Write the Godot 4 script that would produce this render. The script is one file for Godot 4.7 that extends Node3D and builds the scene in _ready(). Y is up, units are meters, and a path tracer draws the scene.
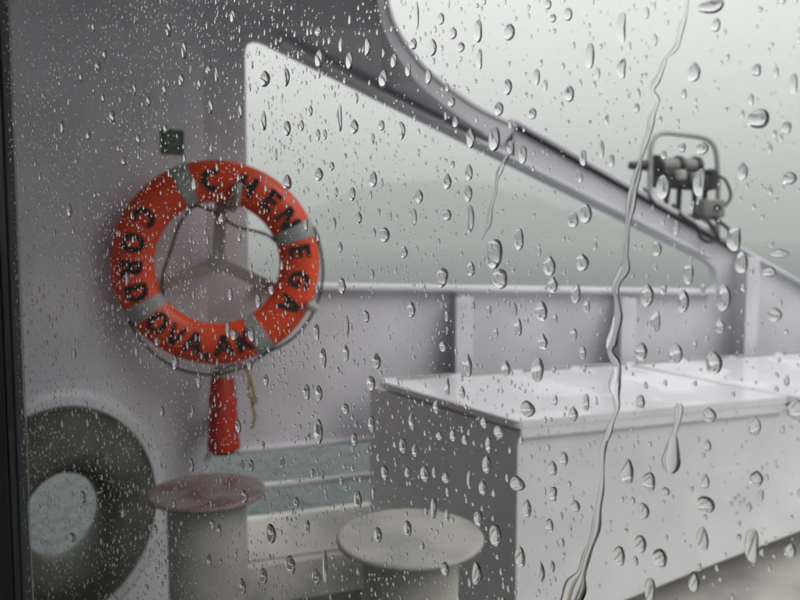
extends Node3D
# A wet ferry foredeck seen through a rain-spattered cabin window. Units are metres, deck at y = 0.

var M := {}
var rng := RandomNumberGenerator.new()
var used := {}

# ---------------------------------------------------------------- mesh building
class Shape:
	var v := PackedVector3Array()
	var n := PackedVector3Array()
	var t := PackedVector2Array()
	var ix := PackedInt32Array()

	func vert(p: Vector3, q: Vector3, w := Vector2.ZERO) -> int:
		v.append(p)
		n.append(q)
		t.append(w)
		return v.size() - 1

	func tri(a: int, b: int, c: int) -> void:
		# Front faces run clockwise: turned so that the face agrees with its normals.
		var g := (v[b] - v[a]).cross(v[c] - v[a])
		if g.length_squared() < 1e-22:
			return
		if g.dot(n[a] + n[b] + n[c]) > 0.0:
			ix.append_array([a, c, b])
		else:
			ix.append_array([a, b, c])

	func quad(a: int, b: int, c: int, d: int) -> void:
		tri(a, b, c)
		tri(a, c, d)

	func flat(pts: Array, away: Vector3) -> void:
		# A flat convex face whose normal points away from a point inside.
		var q: Vector3 = (pts[1] - pts[0]).cross(pts[2] - pts[0]).normalized()
		var mid := Vector3.ZERO
		for p in pts:
			mid += p
		mid /= pts.size()
		if q.dot(mid - away) < 0.0:
			q = -q
		var first := -1
		var id := []
		for p in pts:
			id.append(vert(p, q, Vector2(p.x, p.y)))
		first = id[0]
		for k in range(1, pts.size() - 1):
			tri(first, id[k], id[k + 1])

	func mesh() -> ArrayMesh:
		var a := []
		a.resize(Mesh.ARRAY_MAX)
		a[Mesh.ARRAY_VERTEX] = v
		a[Mesh.ARRAY_NORMAL] = n
		a[Mesh.ARRAY_TEX_UV] = t
		a[Mesh.ARRAY_INDEX] = ix
		var m := ArrayMesh.new()
		m.add_surface_from_arrays(Mesh.PRIMITIVE_TRIANGLES, a)
		return m


func numbered(called: String) -> String:
	used[called] = used.get(called, -1) + 1
	return called if used[called] == 0 else "%s_%03d" % [called, used[called]]


func tag(o: Node, label := "", category := "", group := "", kind := "") -> void:
	if label:
		o.set_meta("label", label)
	if category:
		o.set_meta("category", category)
	if group:
		o.set_meta("group", group)
	if kind:
		o.set_meta("kind", kind)


func thing(called: String, label: String, category: String, at := Vector3.ZERO, turn := 0.0) -> Node3D:
	var o := Node3D.new()
	o.name = numbered(called)
	add_child(o)
	o.position = at
	o.rotation.y = turn
	tag(o, label, category)
	return o


func part(parent: Node, called: String, mesh: Mesh, mat: Material, at := Vector3.ZERO, turned := Vector3.ZERO) -> MeshInstance3D:
	var o := MeshInstance3D.new()
	o.name = called
	o.mesh = mesh
	o.material_override = mat
	o.position = at
	o.rotation = turned
	parent.add_child(o, true)
	return o


func cbox(size: Vector3, c := 0.004) -> ArrayMesh:
	# A box with chamfered edges.
	var s := Shape.new()
	var h := size / 2.0
	c = minf(c, minf(h.x, minf(h.y, h.z)) * 0.6)
	var ax := [Vector3.RIGHT, Vector3.UP, Vector3.BACK]
	for k in 3:
		var a: Vector3 = ax[k]
		var b: Vector3 = ax[(k + 1) % 3]
		var d: Vector3 = ax[(k + 2) % 3]
		var ha := absf(h.dot(a))
		var hb := absf(h.dot(b))
		var hd := absf(h.dot(d))
		for g in [-1.0, 1.0]:
			var o: Vector3 = a * ha * g
			s.flat([o + b * (hb - c) + d * (hd - c), o - b * (hb - c) + d * (hd - c), o - b * (hb - c) - d * (hd - c), o + b * (hb - c) - d * (hd - c)], Vector3.ZERO)
			for f in [-1.0, 1.0]:
				s.flat([a * ha * g + b * (hb - c) * f + d * (hd - c), a * ha * g + b * (hb - c) * f - d * (hd - c), a * (ha - c) * g + b * hb * f - d * (hd - c), a * (ha - c) * g + b * hb * f + d * (hd - c)], Vector3.ZERO)
	for gx in [-1.0, 1.0]:
		for gy in [-1.0, 1.0]:
			for gz in [-1.0, 1.0]:
				s.flat([Vector3(h.x * gx, (h.y - c) * gy, (h.z - c) * gz), Vector3((h.x - c) * gx, h.y * gy, (h.z - c) * gz), Vector3((h.x - c) * gx, (h.y - c) * gy, h.z * gz)], Vector3.ZERO)
	return s.mesh()


func prism(outline: Array, z0: float, z1: float, hole := []) -> ArrayMesh:
	# An outline in x and y, with a hole if given, made z1 - z0 thick.
	var s := Shape.new()
	var poly := PackedVector2Array()
	var o := PackedVector2Array(outline)
	if Geometry2D.is_polygon_clockwise(o):
		o.reverse()
	if hole.is_empty():
		poly = o
	else:
		var q := PackedVector2Array(hole)
		if not Geometry2D.is_polygon_clockwise(q):
			q.reverse()
		var best := [1e9, 0, 0]
		for i in o.size():
			for j in q.size():
				if o[i].distance_to(q[j]) < best[0]:
					best = [o[i].distance_to(q[j]), i, j]
		for way in [1e-4, -1e-4, 5e-4, -5e-4]:
			var along: Vector2 = (q[best[2]] - o[best[1]]).normalized().orthogonal() * way
			poly = PackedVector2Array()
			for k in range(0, o.size() + 1):
				poly.append(o[(best[1] + k) % o.size()] + (along if k == o.size() else Vector2.ZERO))
			for k in range(0, q.size() + 1):
				poly.append(q[(best[2] + k) % q.size()] + (along if k == 0 else Vector2.ZERO))
			if not Geometry2D.triangulate_polygon(poly).is_empty():
				break
	var tris := Geometry2D.triangulate_polygon(poly)
	if tris.is_empty():
		print("prism could not be triangulated ", poly.size())
	for z in [z0, z1]:
		var q := Vector3(0, 0, 1.0 if z == z1 else -1.0)
		var first := s.v.size()
		for p in poly:
			s.vert(Vector3(p.x, p.y, z), q, p)
		for k in range(0, tris.size(), 3):
			s.tri(first + tris[k], first + tris[k + 1], first + tris[k + 2])
	var rings := [o]
	if not hole.is_empty():
		var q := PackedVector2Array(hole)
		if not Geometry2D.is_polygon_clockwise(q):
			q.reverse()
		rings.append(q)
	for r in rings:
		for k in r.size():
			var a: Vector2 = r[k]
			var b: Vector2 = r[(k + 1) % r.size()]
			var side := Vector3(b.y - a.y, a.x - b.x, 0).normalized()
			var i := s.vert(Vector3(a.x, a.y, z0), side)
			s.vert(Vector3(b.x, b.y, z0), side)
			s.vert(Vector3(b.x, b.y, z1), side)
			s.vert(Vector3(a.x, a.y, z1), side)
			s.quad(i, i + 1, i + 2, i + 3)
	return s.mesh()


func tube(pts: Array, r: float, seg := 8, taper := 1.0) -> ArrayMesh:
	var s := Shape.new()
	var side := Vector3.ZERO
	for k in pts.size():
		var d: Vector3 = (pts[mini(k + 1, pts.size() - 1)] - pts[maxi(k - 1, 0)]).normalized()
		if side == Vector3.ZERO:
			side = d.cross(Vector3.UP if absf(d.y) < 0.9 else Vector3.RIGHT).normalized()
		side = (side - d * side.dot(d)).normalized()
		var up := d.cross(side)
		var rr := r * lerpf(1.0, taper, float(k) / maxf(1.0, pts.size() - 1.0))
		for j in seg + 1:
			var a := TAU * j / seg
			var q := side * cos(a) + up * sin(a)
			s.vert(pts[k] + q * rr, q, Vector2(float(j) / seg, k))
	for k in pts.size() - 1:
		for j in seg:
			var i := k * (seg + 1) + j
			s.quad(i, i + 1, i + seg + 2, i + seg + 1)
	for e in [0, pts.size() - 1]:
		var d: Vector3 = (pts[1] - pts[0]) if e == 0 else (pts[e - 1] - pts[e])
		var q: Vector3 = -d.normalized()
		var c := s.vert(pts[e], q)
		for j in seg + 1:
			s.vert(s.v[e * (seg + 1) + j], q)
		for j in seg:
			s.tri(c, c + 1 + j, c + 2 + j)
	return s.mesh()


func smooth(pts: Array, per := 6) -> Array:
	# Catmull-Rom through the points.
	var out := []
	for k in pts.size() - 1:
		var a: Vector3 = pts[maxi(k - 1, 0)]
		var b: Vector3 = pts[k]
		var c: Vector3 = pts[k + 1]
		var d: Vector3 = pts[mini(k + 2, pts.size() - 1)]
		for j in per:
			out.append(b.cubic_interpolate(c, a, d, float(j) / per))
	out.append(pts[-1])
	return out


func lathe(profile: Array, seg := 48, sx := 1.0, sy := 1.0) -> ArrayMesh:
	# Turned about the z axis: profile of (radius, z), normals from the profile, sharp where it repeats a point.
	var s := Shape.new()
	var rows := []
	for k in profile.size():
		var p: Vector2 = profile[k]
		var a: Vector2 = profile[maxi(k - 1, 0)]
		var b: Vector2 = profile[mini(k + 1, profile.size() - 1)]
		if k > 0 and profile[k - 1] == p:
			a = p
		if k < profile.size() - 1 and profile[k + 1] == p:
			b = p
		var d := (b - a).normalized()
		rows.append([p, Vector2(d.y, -d.x)])
	for row in rows:
		for j in seg + 1:
			var a := TAU * j / seg
			var nn := Vector3(row[1].x * cos(a) / sx, row[1].x * sin(a) / sy, row[1].y).normalized()
			s.vert(Vector3(row[0].x * cos(a) * sx, row[0].x * sin(a) * sy, row[0].y), nn, Vector2(float(j) / seg, row[0].y))
	for k in rows.size() - 1:
		if rows[k][0] == rows[k + 1][0]:
			continue
		for j in seg:
			var i := k * (seg + 1) + j
			s.quad(i, i + 1, i + seg + 2, i + seg + 1)
	return s.mesh()


# ---------------------------------------------------------------- materials
func noise(freq: float, octaves: int, seed_: int, size := 512, ramp: Array = [], kind := FastNoiseLite.TYPE_SIMPLEX_SMOOTH) -> NoiseTexture2D:
	var f := FastNoiseLite.new()
	f.noise_type = kind
	f.frequency = freq
	f.fractal_octaves = octaves
	f.seed = seed_
	var t := NoiseTexture2D.new()
	t.width = size
	t.height = size
	t.seamless = true
	t.noise = f
	if not ramp.is_empty():
		var g := Gradient.new()
		var at := PackedFloat32Array()
		var cs := PackedColorArray()
		for r in ramp:
			at.append(r[0])
			cs.append(r[1])
		g.offsets = at
		g.colors = cs
		t.color_ramp = g
	return t


func lin(r: float, g: float, b: float) -> Color:
	return Color(r, g, b).linear_to_srgb()


func paint(called: String, c: Color, rough: float, spread := 0.1, scale := 1.0, bump := 0.0, coat := 0.0) -> StandardMaterial3D:
	var m := StandardMaterial3D.new()
	m.resource_name = called
	var d := c.srgb_to_linear()
	var lo := lin(d.r * (1 - spread * 1.3), d.g * (1 - spread * 1.25), d.b * (1 - spread * 1.2))
	var hi := lin(minf(d.r * (1 + spread), 0.95), minf(d.g * (1 + spread), 0.95), minf(d.b * (1 + spread), 0.95))
	m.albedo_texture = noise(0.006, 5, called.hash() % 1000, 512, [[0.25, lo], [0.5, c], [0.78, hi]])
	m.roughness = rough
	m.metallic_specular = 0.5
	m.uv1_triplanar = true
	m.uv1_scale = Vector3.ONE * scale
	if bump > 0.0:
		m.heightmap_enabled = true
		m.heightmap_texture = noise(0.02, 4, called.hash() % 333, 512)
		m.heightmap_scale = bump
	if coat > 0.0:
		m.clearcoat_enabled = true
		m.clearcoat = coat
		m.clearcoat_roughness = 0.12
	return m


func plain(called: String, c: Color, rough: float, metal := 0.0) -> StandardMaterial3D:
	var m := StandardMaterial3D.new()
	m.resource_name = called
	m.albedo_color = c
	m.roughness = rough
	m.metallic = metal
	return m


func materials() -> void:
	M.hull = paint("hull_paint", lin(0.60, 0.595, 0.64), 0.40, 0.07, 0.6)
	M.locker = paint("locker_paint", lin(0.73, 0.738, 0.772), 0.25, 0.05, 0.7)
	M.locker.roughness_texture = noise(0.008, 4, 90, 256, [[0.38, Color(0.1, 0.1, 0.1)], [0.6, Color(0.42, 0.42, 0.42)]])
	M.locker.roughness = 1.0
	M.deck = paint("deck_paint", lin(0.13, 0.13, 0.11), 0.5, 0.25, 0.9, 0.5)
	M.waterway = paint("waterway_paint", lin(0.53, 0.52, 0.475), 0.4, 0.2, 0.9)
	M.bitt = paint("bollard_paint", lin(0.34, 0.337, 0.298), 0.45, 0.16, 1.6)
	M.cap = M.bitt
	M.chock = paint("fairlead_paint", lin(0.08, 0.084, 0.07), 0.7, 0.3, 1.4)
	M.ring = paint("lifebuoy_orange", lin(0.78, 0.066, 0.013), 0.42, 0.08, 1.6)
	M.tape = paint("reflective_tape", lin(0.32, 0.34, 0.33), 0.4, 0.1, 3.0)
	M.black = plain("black_print", lin(0.012, 0.012, 0.012), 0.5)
	M.rope = plain("dark_rope", lin(0.03, 0.035, 0.035), 0.8)
	M.cream = paint("cream_plastic", lin(0.36, 0.355, 0.31), 0.4, 0.08, 2.0)
	M.red = paint("float_red", lin(0.42, 0.025, 0.010), 0.4, 0.1, 2.0)
	M.yellow = plain("yellow_lanyard", lin(0.28, 0.19, 0.05), 0.8)
	M.rubber = plain("black_rubber", lin(0.012, 0.012, 0.014), 0.6)
	M.bead = plain("window_bead", lin(0.035, 0.04, 0.048), 0.5)
	M.metal = paint("galvanised_tube", lin(0.36, 0.37, 0.36), 0.35, 0.1, 2.0)
	M.dark = plain("machine_black", lin(0.025, 0.026, 0.025), 0.45)
	M.grey = paint("machine_grey", lin(0.20, 0.205, 0.20), 0.45, 0.15, 2.0)
	M.interior = plain("cabin_lining", lin(0.10, 0.10, 0.095), 0.6)
	M.hill = plain("far_forest", lin(0.045, 0.06, 0.05), 0.9)
	M.green = plain("sign_green", lin(0.02, 0.055, 0.028), 0.4)
	M.pale = plain("sign_pale", lin(0.10, 0.13, 0.10), 0.4)
	# rust-stained paint on the cap of one bollard
	M.rustcap = paint("rusty_cap_paint", lin(0.2, 0.14, 0.12), 0.5, 0.1, 1.6)
	M.rustcap.albedo_texture = noise(0.009, 5, 51, 512, [[0.25, lin(0.16, 0.09, 0.07)], [0.45, lin(0.195, 0.15, 0.135)], [0.72, lin(0.24, 0.225, 0.205)]])
	var sea := StandardMaterial3D.new()
	sea.resource_name = "sea_water"
	sea.albedo_color = lin(0.052, 0.078, 0.077)
	sea.roughness = 0.22
	sea.uv1_triplanar = true
	sea.uv1_scale = Vector3.ONE * 0.05
	sea.heightmap_enabled = true
	sea.heightmap_texture = noise(0.02, 5, 12, 1024)
	sea.heightmap_scale = 55.0
	M.sea = sea
	var pane := StandardMaterial3D.new()
	pane.resource_name = "window_glass"
	pane.transparency = BaseMaterial3D.TRANSPARENCY_ALPHA
	pane.albedo_color = Color(0.97, 1.0, 0.99, 0.02)
	pane.roughness = 0.0
	pane.metallic_specular = 0.5
	M.pane = pane
	var water := StandardMaterial3D.new()
	water.resource_name = "rain_water"
	water.refraction_enabled = true
	water.refraction_scale = 0.033
	water.albedo_color = Color(1, 1, 1, 0)
	water.roughness = 0.0
	M.water = water


# ---------------------------------------------------------------- the view, the air and the light
func light_and_camera() -> void:
	var cam := Camera3D.new()
	cam.name = "camera"
	var lens := CameraAttributesPhysical.new()
	lens.frustum_focal_length = 31.38
	lens.frustum_focus_distance = 0.54
	lens.exposure_aperture = 31.38 / 3.3
	lens.frustum_far = 6000.0
	lens.frustum_near = 0.02
	cam.attributes = lens
	cam.position = Vector3(0, 1.5, 0)
	cam.rotation.x = -atan(64.0 / 785.0)
	add_child(cam)
	cam.keep_aspect = Camera3D.KEEP_HEIGHT
	cam.fov = rad_to_deg(2.0 * atan(300.0 / 785.0))
	cam.near = 0.02
	cam.far = 6000.0
	print("fov ", cam.fov)
	cam.current = true

	var sky := ProceduralSkyMaterial.new()
	sky.sky_top_color = lin(1.28, 1.29, 1.28)
	sky.sky_horizon_color = lin(0.62, 0.63, 0.615)
	sky.sky_curve = 0.45
	sky.sky_energy_multiplier = 1.0
	sky.ground_bottom_color = lin(0.2, 0.22, 0.22)
	sky.ground_horizon_color = lin(0.55, 0.57, 0.57)
	var e := Environment.new()
	e.background_mode = Environment.BG_SKY
	e.sky = Sky.new()
	e.sky.sky_material = sky
	e.tonemap_mode = Environment.TONE_MAPPER_LINEAR
	e.tonemap_exposure = 1.42
	e.sdfgi_enabled = true
	e.ssao_enabled = true
	e.ssil_enabled = true
	e.fog_enabled = true
	e.fog_density = 0.0026
	e.fog_light_color = Color(0.93, 0.95, 0.94)
	var w := WorldEnvironment.new()
	w.name = "environment"
	w.environment = e
	add_child(w)

	var sun := DirectionalLight3D.new()
	sun.name = "overcast_sun"
	sun.light_energy = 0.5
	sun.light_angular_distance = 40.0
	sun.light_color = Color(1.0, 0.99, 0.975)
	sun.shadow_enabled = true
	add_child(sun)
	sun.look_at_from_position(Vector3(5, 6, 3), Vector3.ZERO)


# ---------------------------------------------------------------- sea, hill, deck
func surroundings() -> void:
	var s := Shape.new()
	var i := s.vert(Vector3(-900, -4.5, 300), Vector3.UP)
	s.vert(Vector3(900, -4.5, 300), Vector3.UP)
	s.vert(Vector3(900, -4.5, -1300), Vector3.UP)
	s.vert(Vector3(-900, -4.5, -1300), Vector3.UP)
	s.quad(i, i + 1, i + 2, i + 3)
	tag(part(self, "sea", s.mesh(), M.sea), "grey green sea fading into fog behind the bulwark", "sea", "", "structure")

	var f := FastNoiseLite.new()
	f.seed = 8
	f.frequency = 0.018
	f.fractal_octaves = 4
	var h := Shape.new()
	var cols := 150
	var rows := 14
	for r in rows + 1:
		for c in cols + 1:
			var x := lerpf(-400.0, 460.0, float(c) / cols)
			var z := lerpf(-780.0, -1040.0, float(r) / rows)
			var ridge := 68.0 * exp(-pow(absf(x - 28.0) / 150.0, 2.6)) + 19.0 * exp(-pow((x - 215.0) / 90.0, 2.0))
			var across := sin(PI * clampf(float(r) / rows, 0.0, 1.0))
			var y := -4.6 + (ridge + 7.0 * f.get_noise_2d(x, z) * minf(1.0, ridge / 12.0)) * pow(across, 0.7)
			h.vert(Vector3(x, y, z), Vector3.UP)
	for r in rows:
		for c in cols:
			var a := r * (cols + 1) + c
			h.quad(a, a + 1, a + cols + 2, a + cols + 1)
	var st := SurfaceTool.new()
	st.create_from(h.mesh(), 0)
	st.generate_normals()
	tag(part(self, "hill", st.commit(), M.hill), "faint wooded hill across the water in fog", "hill", "", "structure")

	# The deck stands on the hull, whose side drops to the sea.
	var deck := prism([Vector2(-3.2, 3.2), Vector2(5.5, 3.2), Vector2(5.5, -5.36), Vector2(3.05, -4.68), Vector2(-0.68, -3.325), Vector2(-0.82, -3.275), Vector2(-2.6, -1.7), Vector2(-3.2, -1.0)], 0.0, 0.3)
	tag(part(self, "deck", deck, M.deck, Vector3.ZERO, Vector3(PI / 2, 0, 0)), "wet grey green steel deck", "deck", "", "structure")


# ---------------------------------------------------------------- bulwark with the large opening
const A := 0.349066   # the bulwark's turn: it recedes to the right


func rounded(pts: Array, radii: Array, per := 6) -> Array:
	var out := []
	for k in pts.size():
		var p: Vector2 = pts[k]
		var a: Vector2 = pts[(k - 1 + pts.size()) % pts.size()]
		var b: Vector2 = pts[(k + 1) % pts.size()]
		if radii[k] <= 0.0:
			out.append(p)
			continue
		var p0: Vector2 = p + (a - p).normalized() * radii[k]
		var p1: Vector2 = p + (b - p).normalized() * radii[k]
		for j in per + 1:
			var t := float(j) / per
			out.append(p0.lerp(p, t).lerp(p.lerp(p1, t), t))
	return out


func band(a: Array, b: Array, thick: Vector3) -> ArrayMesh:
	# A plate between two curves, flat from one pair of points to the next.
	var s := Shape.new()
	for k in a.size() - 1:
		var mid: Vector3 = (a[k] + b[k] + a[k + 1] + b[k + 1]) / 4.0 + thick / 2.0
		s.flat([a[k], a[k + 1], b[k + 1]], mid)
		s.flat([a[k], b[k + 1], b[k]], mid)
		s.flat([a[k] + thick, a[k + 1] + thick, b[k + 1] + thick], mid)
		s.flat([a[k] + thick, b[k + 1] + thick, b[k] + thick], mid)
		s.flat([a[k], a[k + 1], a[k + 1] + thick, a[k] + thick], mid)
		s.flat([b[k], b[k + 1], b[k + 1] + thick, b[k] + thick], mid)
	return s.mesh()


func bulwark() -> void:
	var b := thing("bulwark", "lavender grey steel bulwark with a large sloping opening and stiffeners", "bulwark", Vector3(-0.6494, 0, -3.3), A)
	var opening := rounded([Vector2(0.012, 2.335), Vector2(2.50, 1.33), Vector2(2.475, 1.203), Vector2(0.012, 1.29)], [0.1, 0.11, 0.06, 0.05])
	var outline := [Vector2(-0.16, 0.58), Vector2(3.6, 0.58), Vector2(3.6, 0.972), Vector2(2.588, 1.426), Vector2(1.249, 2.018), Vector2(1.17, 1.925), Vector2(0.087, 2.37), Vector2(-0.16, 2.47)]
	part(b, "plate", prism(outline, -0.05, 0.0, opening), M.hull)
	part(b, "plate", prism([Vector2(0.62, 0.0), Vector2(3.6, 0.0), Vector2(3.6, 0.578), Vector2(0.62, 0.578)], -0.05, 0.0), M.hull)
	# A ledge that slopes inboard from the foot of the slot, and the plate below it.
	var ledge := part(b, "waterway_plate", prism([Vector2(0.0, 0.277), Vector2(0.21, 0.185), Vector2(0.225, 0.16), Vector2(0.225, 0.0), Vector2(-0.05, 0.0), Vector2(-0.05, 0.277)], -0.155, 0.618), M.waterway)
	ledge.transform = Transform3D(Basis(Vector3(0, 0, 1), Vector3(0, 1, 0), Vector3(-1, 0, 0)), Vector3(0.463, 0, 0))
	part(b, "weld_bead", tube([Vector3(-0.15, 0.186, 0.212), Vector3(0.615, 0.186, 0.212)], 0.006, 8), M.waterway)
	part(b, "slot_rail", tube([Vector3(-0.155, 0.412, -0.03), Vector3(0.62, 0.405, -0.03)], 0.016, 12), M.hull)
	part(b, "slot_lip", cbox(Vector3(0.79, 0.022, 0.09), 0.008), M.hull, Vector3(0.225, 0.592, -0.01))
	# The white lip along the foot of the opening.
	var slope := atan2(1.203 - 1.29, 2.463)
	part(b, "sill", cbox(Vector3(2.40, 0.03, 0.12), 0.012), M.hull, Vector3(1.235, 1.247, -0.01), Vector3(0, 0, slope))
	# Bars that stand proud along the sloping top.
	var along := Vector2(3.6 - 1.249, 0.972 - 2.018)
	part(b, "top_bar", cbox(Vector3(along.length() + 0.02, 0.02, 0.085), 0.006), M.hull, Vector3((3.6 + 1.249) / 2.0, (0.972 + 2.018) / 2.0 + 0.014, 0.0), Vector3(0, 0, atan2(along.y, along.x)))
	part(b, "rubber_strip", cbox(Vector3(1.45, 0.012, 0.02), 0.003), M.rubber, Vector3(1.249 + 0.74 * cos(-0.416), 2.018 - 0.74 * sin(0.416) - 0.009, 0.012), Vector3(0, 0, -0.4165))
	part(b, "edge_bar", cbox(Vector3(2.42, 0.02, 0.11), 0.006), M.hull, Vector3(1.275, 1.842, -0.002), Vector3(0, 0, atan2(-1.005, 2.488)))
	# T-bar stiffeners inside.
	for p in [[0.955, 0.585, 1.233], [1.835, 0.585, 1.202], [2.60, 0.585, 1.395]]:
		var st := part(b, "stiffener", cbox(Vector3(0.014, p[2] - p[1], 0.11), 0.003), M.hull, Vector3(p[0], (p[1] + p[2]) / 2.0, 0.056))
		for g in [-0.010, 0.010]:
			part(st, "weld_bead", tube([Vector3(g, -(p[2] - p[1]) / 2.0 + 0.01, -0.053), Vector3(g, (p[2] - p[1]) / 2.0 - 0.01, -0.053)], 0.006, 6), M.hull)
		part(st, "flange", cbox(Vector3(0.085, p[2] - p[1] - 0.01, 0.012), 0.003), M.hull, Vector3(0, -0.002, 0.062))
	# The curved bracket that sweeps up to the deck overhead: its lit edge and its shaded underside.
	var outer := [Vector3(0.423, 2.581, 0.5), Vector3(0.478, 2.395, 0.42), Vector3(0.523, 2.318, 0.37), Vector3(0.596, 2.248, 0.32), Vector3(0.706, 2.173, 0.26), Vector3(0.849, 2.113, 0.19), Vector3(1.035, 2.052, 0.1), Vector3(1.25, 1.999, 0.026)]
	var inner := [Vector3(0.393, 2.578, 0.5), Vector3(0.445, 2.391, 0.42), Vector3(0.486, 2.304, 0.37), Vector3(0.558, 2.221, 0.32), Vector3(0.662, 2.138, 0.26), Vector3(0.803, 2.068, 0.19), Vector3(0.986, 1.996, 0.1), Vector3(1.19, 1.920, 0.026)]
	var o2 := smooth(outer, 5)
	var i2 := smooth(inner, 5)
	part(b, "curved_edge", band(o2, i2, Vector3(0, 0, -0.022)), M.hull)
	var cap_a := []
	for k in o2.size():
		cap_a.append(o2[k] + Vector3(0.004, 0.004, 0.008))
	var cap_b := []
	for k in o2.size():
		cap_b.append(o2[k] + Vector3(0.004, 0.004, -0.10))
	part(b, "edge_cap", band(cap_a, cap_b, Vector3(0.008, 0.010, 0)), M.hull)
	var foot := []
	for k in inner.size():
		var t := float(k) / (inner.size() - 1)
		var x := lerpf(0.05, 1.165, pow(t, 0.8))
		foot.append(Vector3(x, 2.375 - (x - 0.05) * 0.4039, -0.02))
	var i3 := []
	for k in inner.size():
		i3.append(inner[k] + Vector3(-0.006, -0.004, -0.012))
	part(b, "underside", band([foot[0], foot[3], foot[5], foot[7]], [i3[0], i3[2], i3[4], i3[7]], Vector3(0.0, 0.014, 0)), M.hull)
	part(b, "underside", band([Vector3(-0.30, 2.50, -0.02), foot[0]], [Vector3(-0.05, 2.60, 0.62), i3[0]], Vector3(0.0, 0.014, 0)), M.hull)
	part(b, "underside", band([i3[0], i3[1], i3[2]], [i3[0] + Vector3(0, -0.001, -0.03), foot[1] + Vector3(0, 0.03, 0), i3[2] + Vector3(-0.01, -0.001, -0.03)], Vector3(0, 0.012, 0)), M.hull)
	# Joint bracket with its bolt where the curve meets the straight beam.
	part(b, "joint_strap", cbox(Vector3(0.012, 0.15, 0.012), 0.003), M.dark, Vector3(1.245, 1.935, 0.012), Vector3(0, 0, 0.12))
	for y in [1.985, 1.945]:
		part(b, "bolt", lathe([Vector2(0.0, 0.016), Vector2(0.012, 0.016), Vector2(0.014, 0.012), Vector2(0.014, 0.0)], 12), M.dark, Vector3(1.232, y, 0.008))


func side_wall() -> void:
	# The plate left of the corner, with the mooring hole near its foot.
	var turn := atan2(0.66063, 0.75071)
	var w := thing("side_wall", "shaded grey steel wall left of the lifebuoy with a round mooring hole", "wall", Vector3(-0.7994, 0, -3.2454), turn)
	var hole := []
	for k in 40:
		var a := TAU * k / 40
		hole.append(Vector2(-0.615 + 0.20 * cos(a), 0.475 + 0.225 * sin(a)))
	part(w, "plate", prism([Vector2(-2.3, 0.0), Vector2(0.0, 0.0), Vector2(0.0, 2.62), Vector2(-2.3, 2.62)], -0.05, 0.0, hole), M.hull)
	part(w, "weld_seam", tube([Vector3(-1.0, 1.0, 0.0), Vector3(-1.0, 2.6, 0.0)], 0.004, 6), M.hull)
	for y in [0.98]:
		part(w, "weld_seam", tube([Vector3(-2.28, y, 0.0), Vector3(-0.02, y, 0.0)], 0.0035, 6), M.hull)
	# Pale doubler plate round the hole, then the casting itself.
	var c := thing("mooring_fairlead", "large dark oval fairlead ring cast round the mooring hole in the wall", "fairlead", Vector3(-0.7994, 0, -3.2454) + Vector3(-0.75071, 0, 0.66063) * 0.615 + Vector3(0, 0.475, 0), turn)
	part(c, "doubler_plate", lathe([Vector2(0.205, 0.002), Vector2(0.205, 0.030), Vector2(0.205, 0.030), Vector2(0.405, 0.030), Vector2(0.430, 0.024), Vector2(0.445, 0.010), Vector2(0.448, 0.002)], 64, 0.93, 1.05), M.hull)
	part(c, "weld_bead", torus(0.376, 0.011, 0.011, 0.0, TAU, 72, 8), M.chock, Vector3(0, 0, 0.03)).scale = Vector3(0.93, 1.05, 1.0)
	part(c, "casting", lathe([Vector2(0.205, -0.10), Vector2(0.172, -0.07), Vector2(0.152, -0.02), Vector2(0.150, 0.03), Vector2(0.165, 0.075), Vector2(0.20, 0.105), Vector2(0.245, 0.115), Vector2(0.29, 0.10), Vector2(0.335, 0.075), Vector2(0.365, 0.045), Vector2(0.374, 0.026)], 64, 0.93, 1.05), M.chock)

	# The small green sign.
	var g := thing("safety_sign", "small square dark green sign on the wall above the lifebuoy", "sign", Vector3(-0.7994, 0, -3.2454) + Vector3(-0.75071, 0, 0.66063) * 0.139 + Vector3(0.66063, 0, 0.75071) * 0.001 + Vector3(0, 1.871, 0), turn)
	part(g, "plate", cbox(Vector3(0.098, 0.098, 0.003), 0.001), M.green, Vector3(0, 0, 0.0025))
	part(g, "symbol", lathe([Vector2(0.014, 0.0), Vector2(0.014, 0.0012), Vector2(0.027, 0.0012), Vector2(0.027, 0.0)], 28), M.pale, Vector3(0, 0.008, 0.0042))
	part(g, "symbol", cbox(Vector3(0.05, 0.006, 0.001), 0.0003), M.pale, Vector3(0, -0.034, 0.0046))


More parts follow.
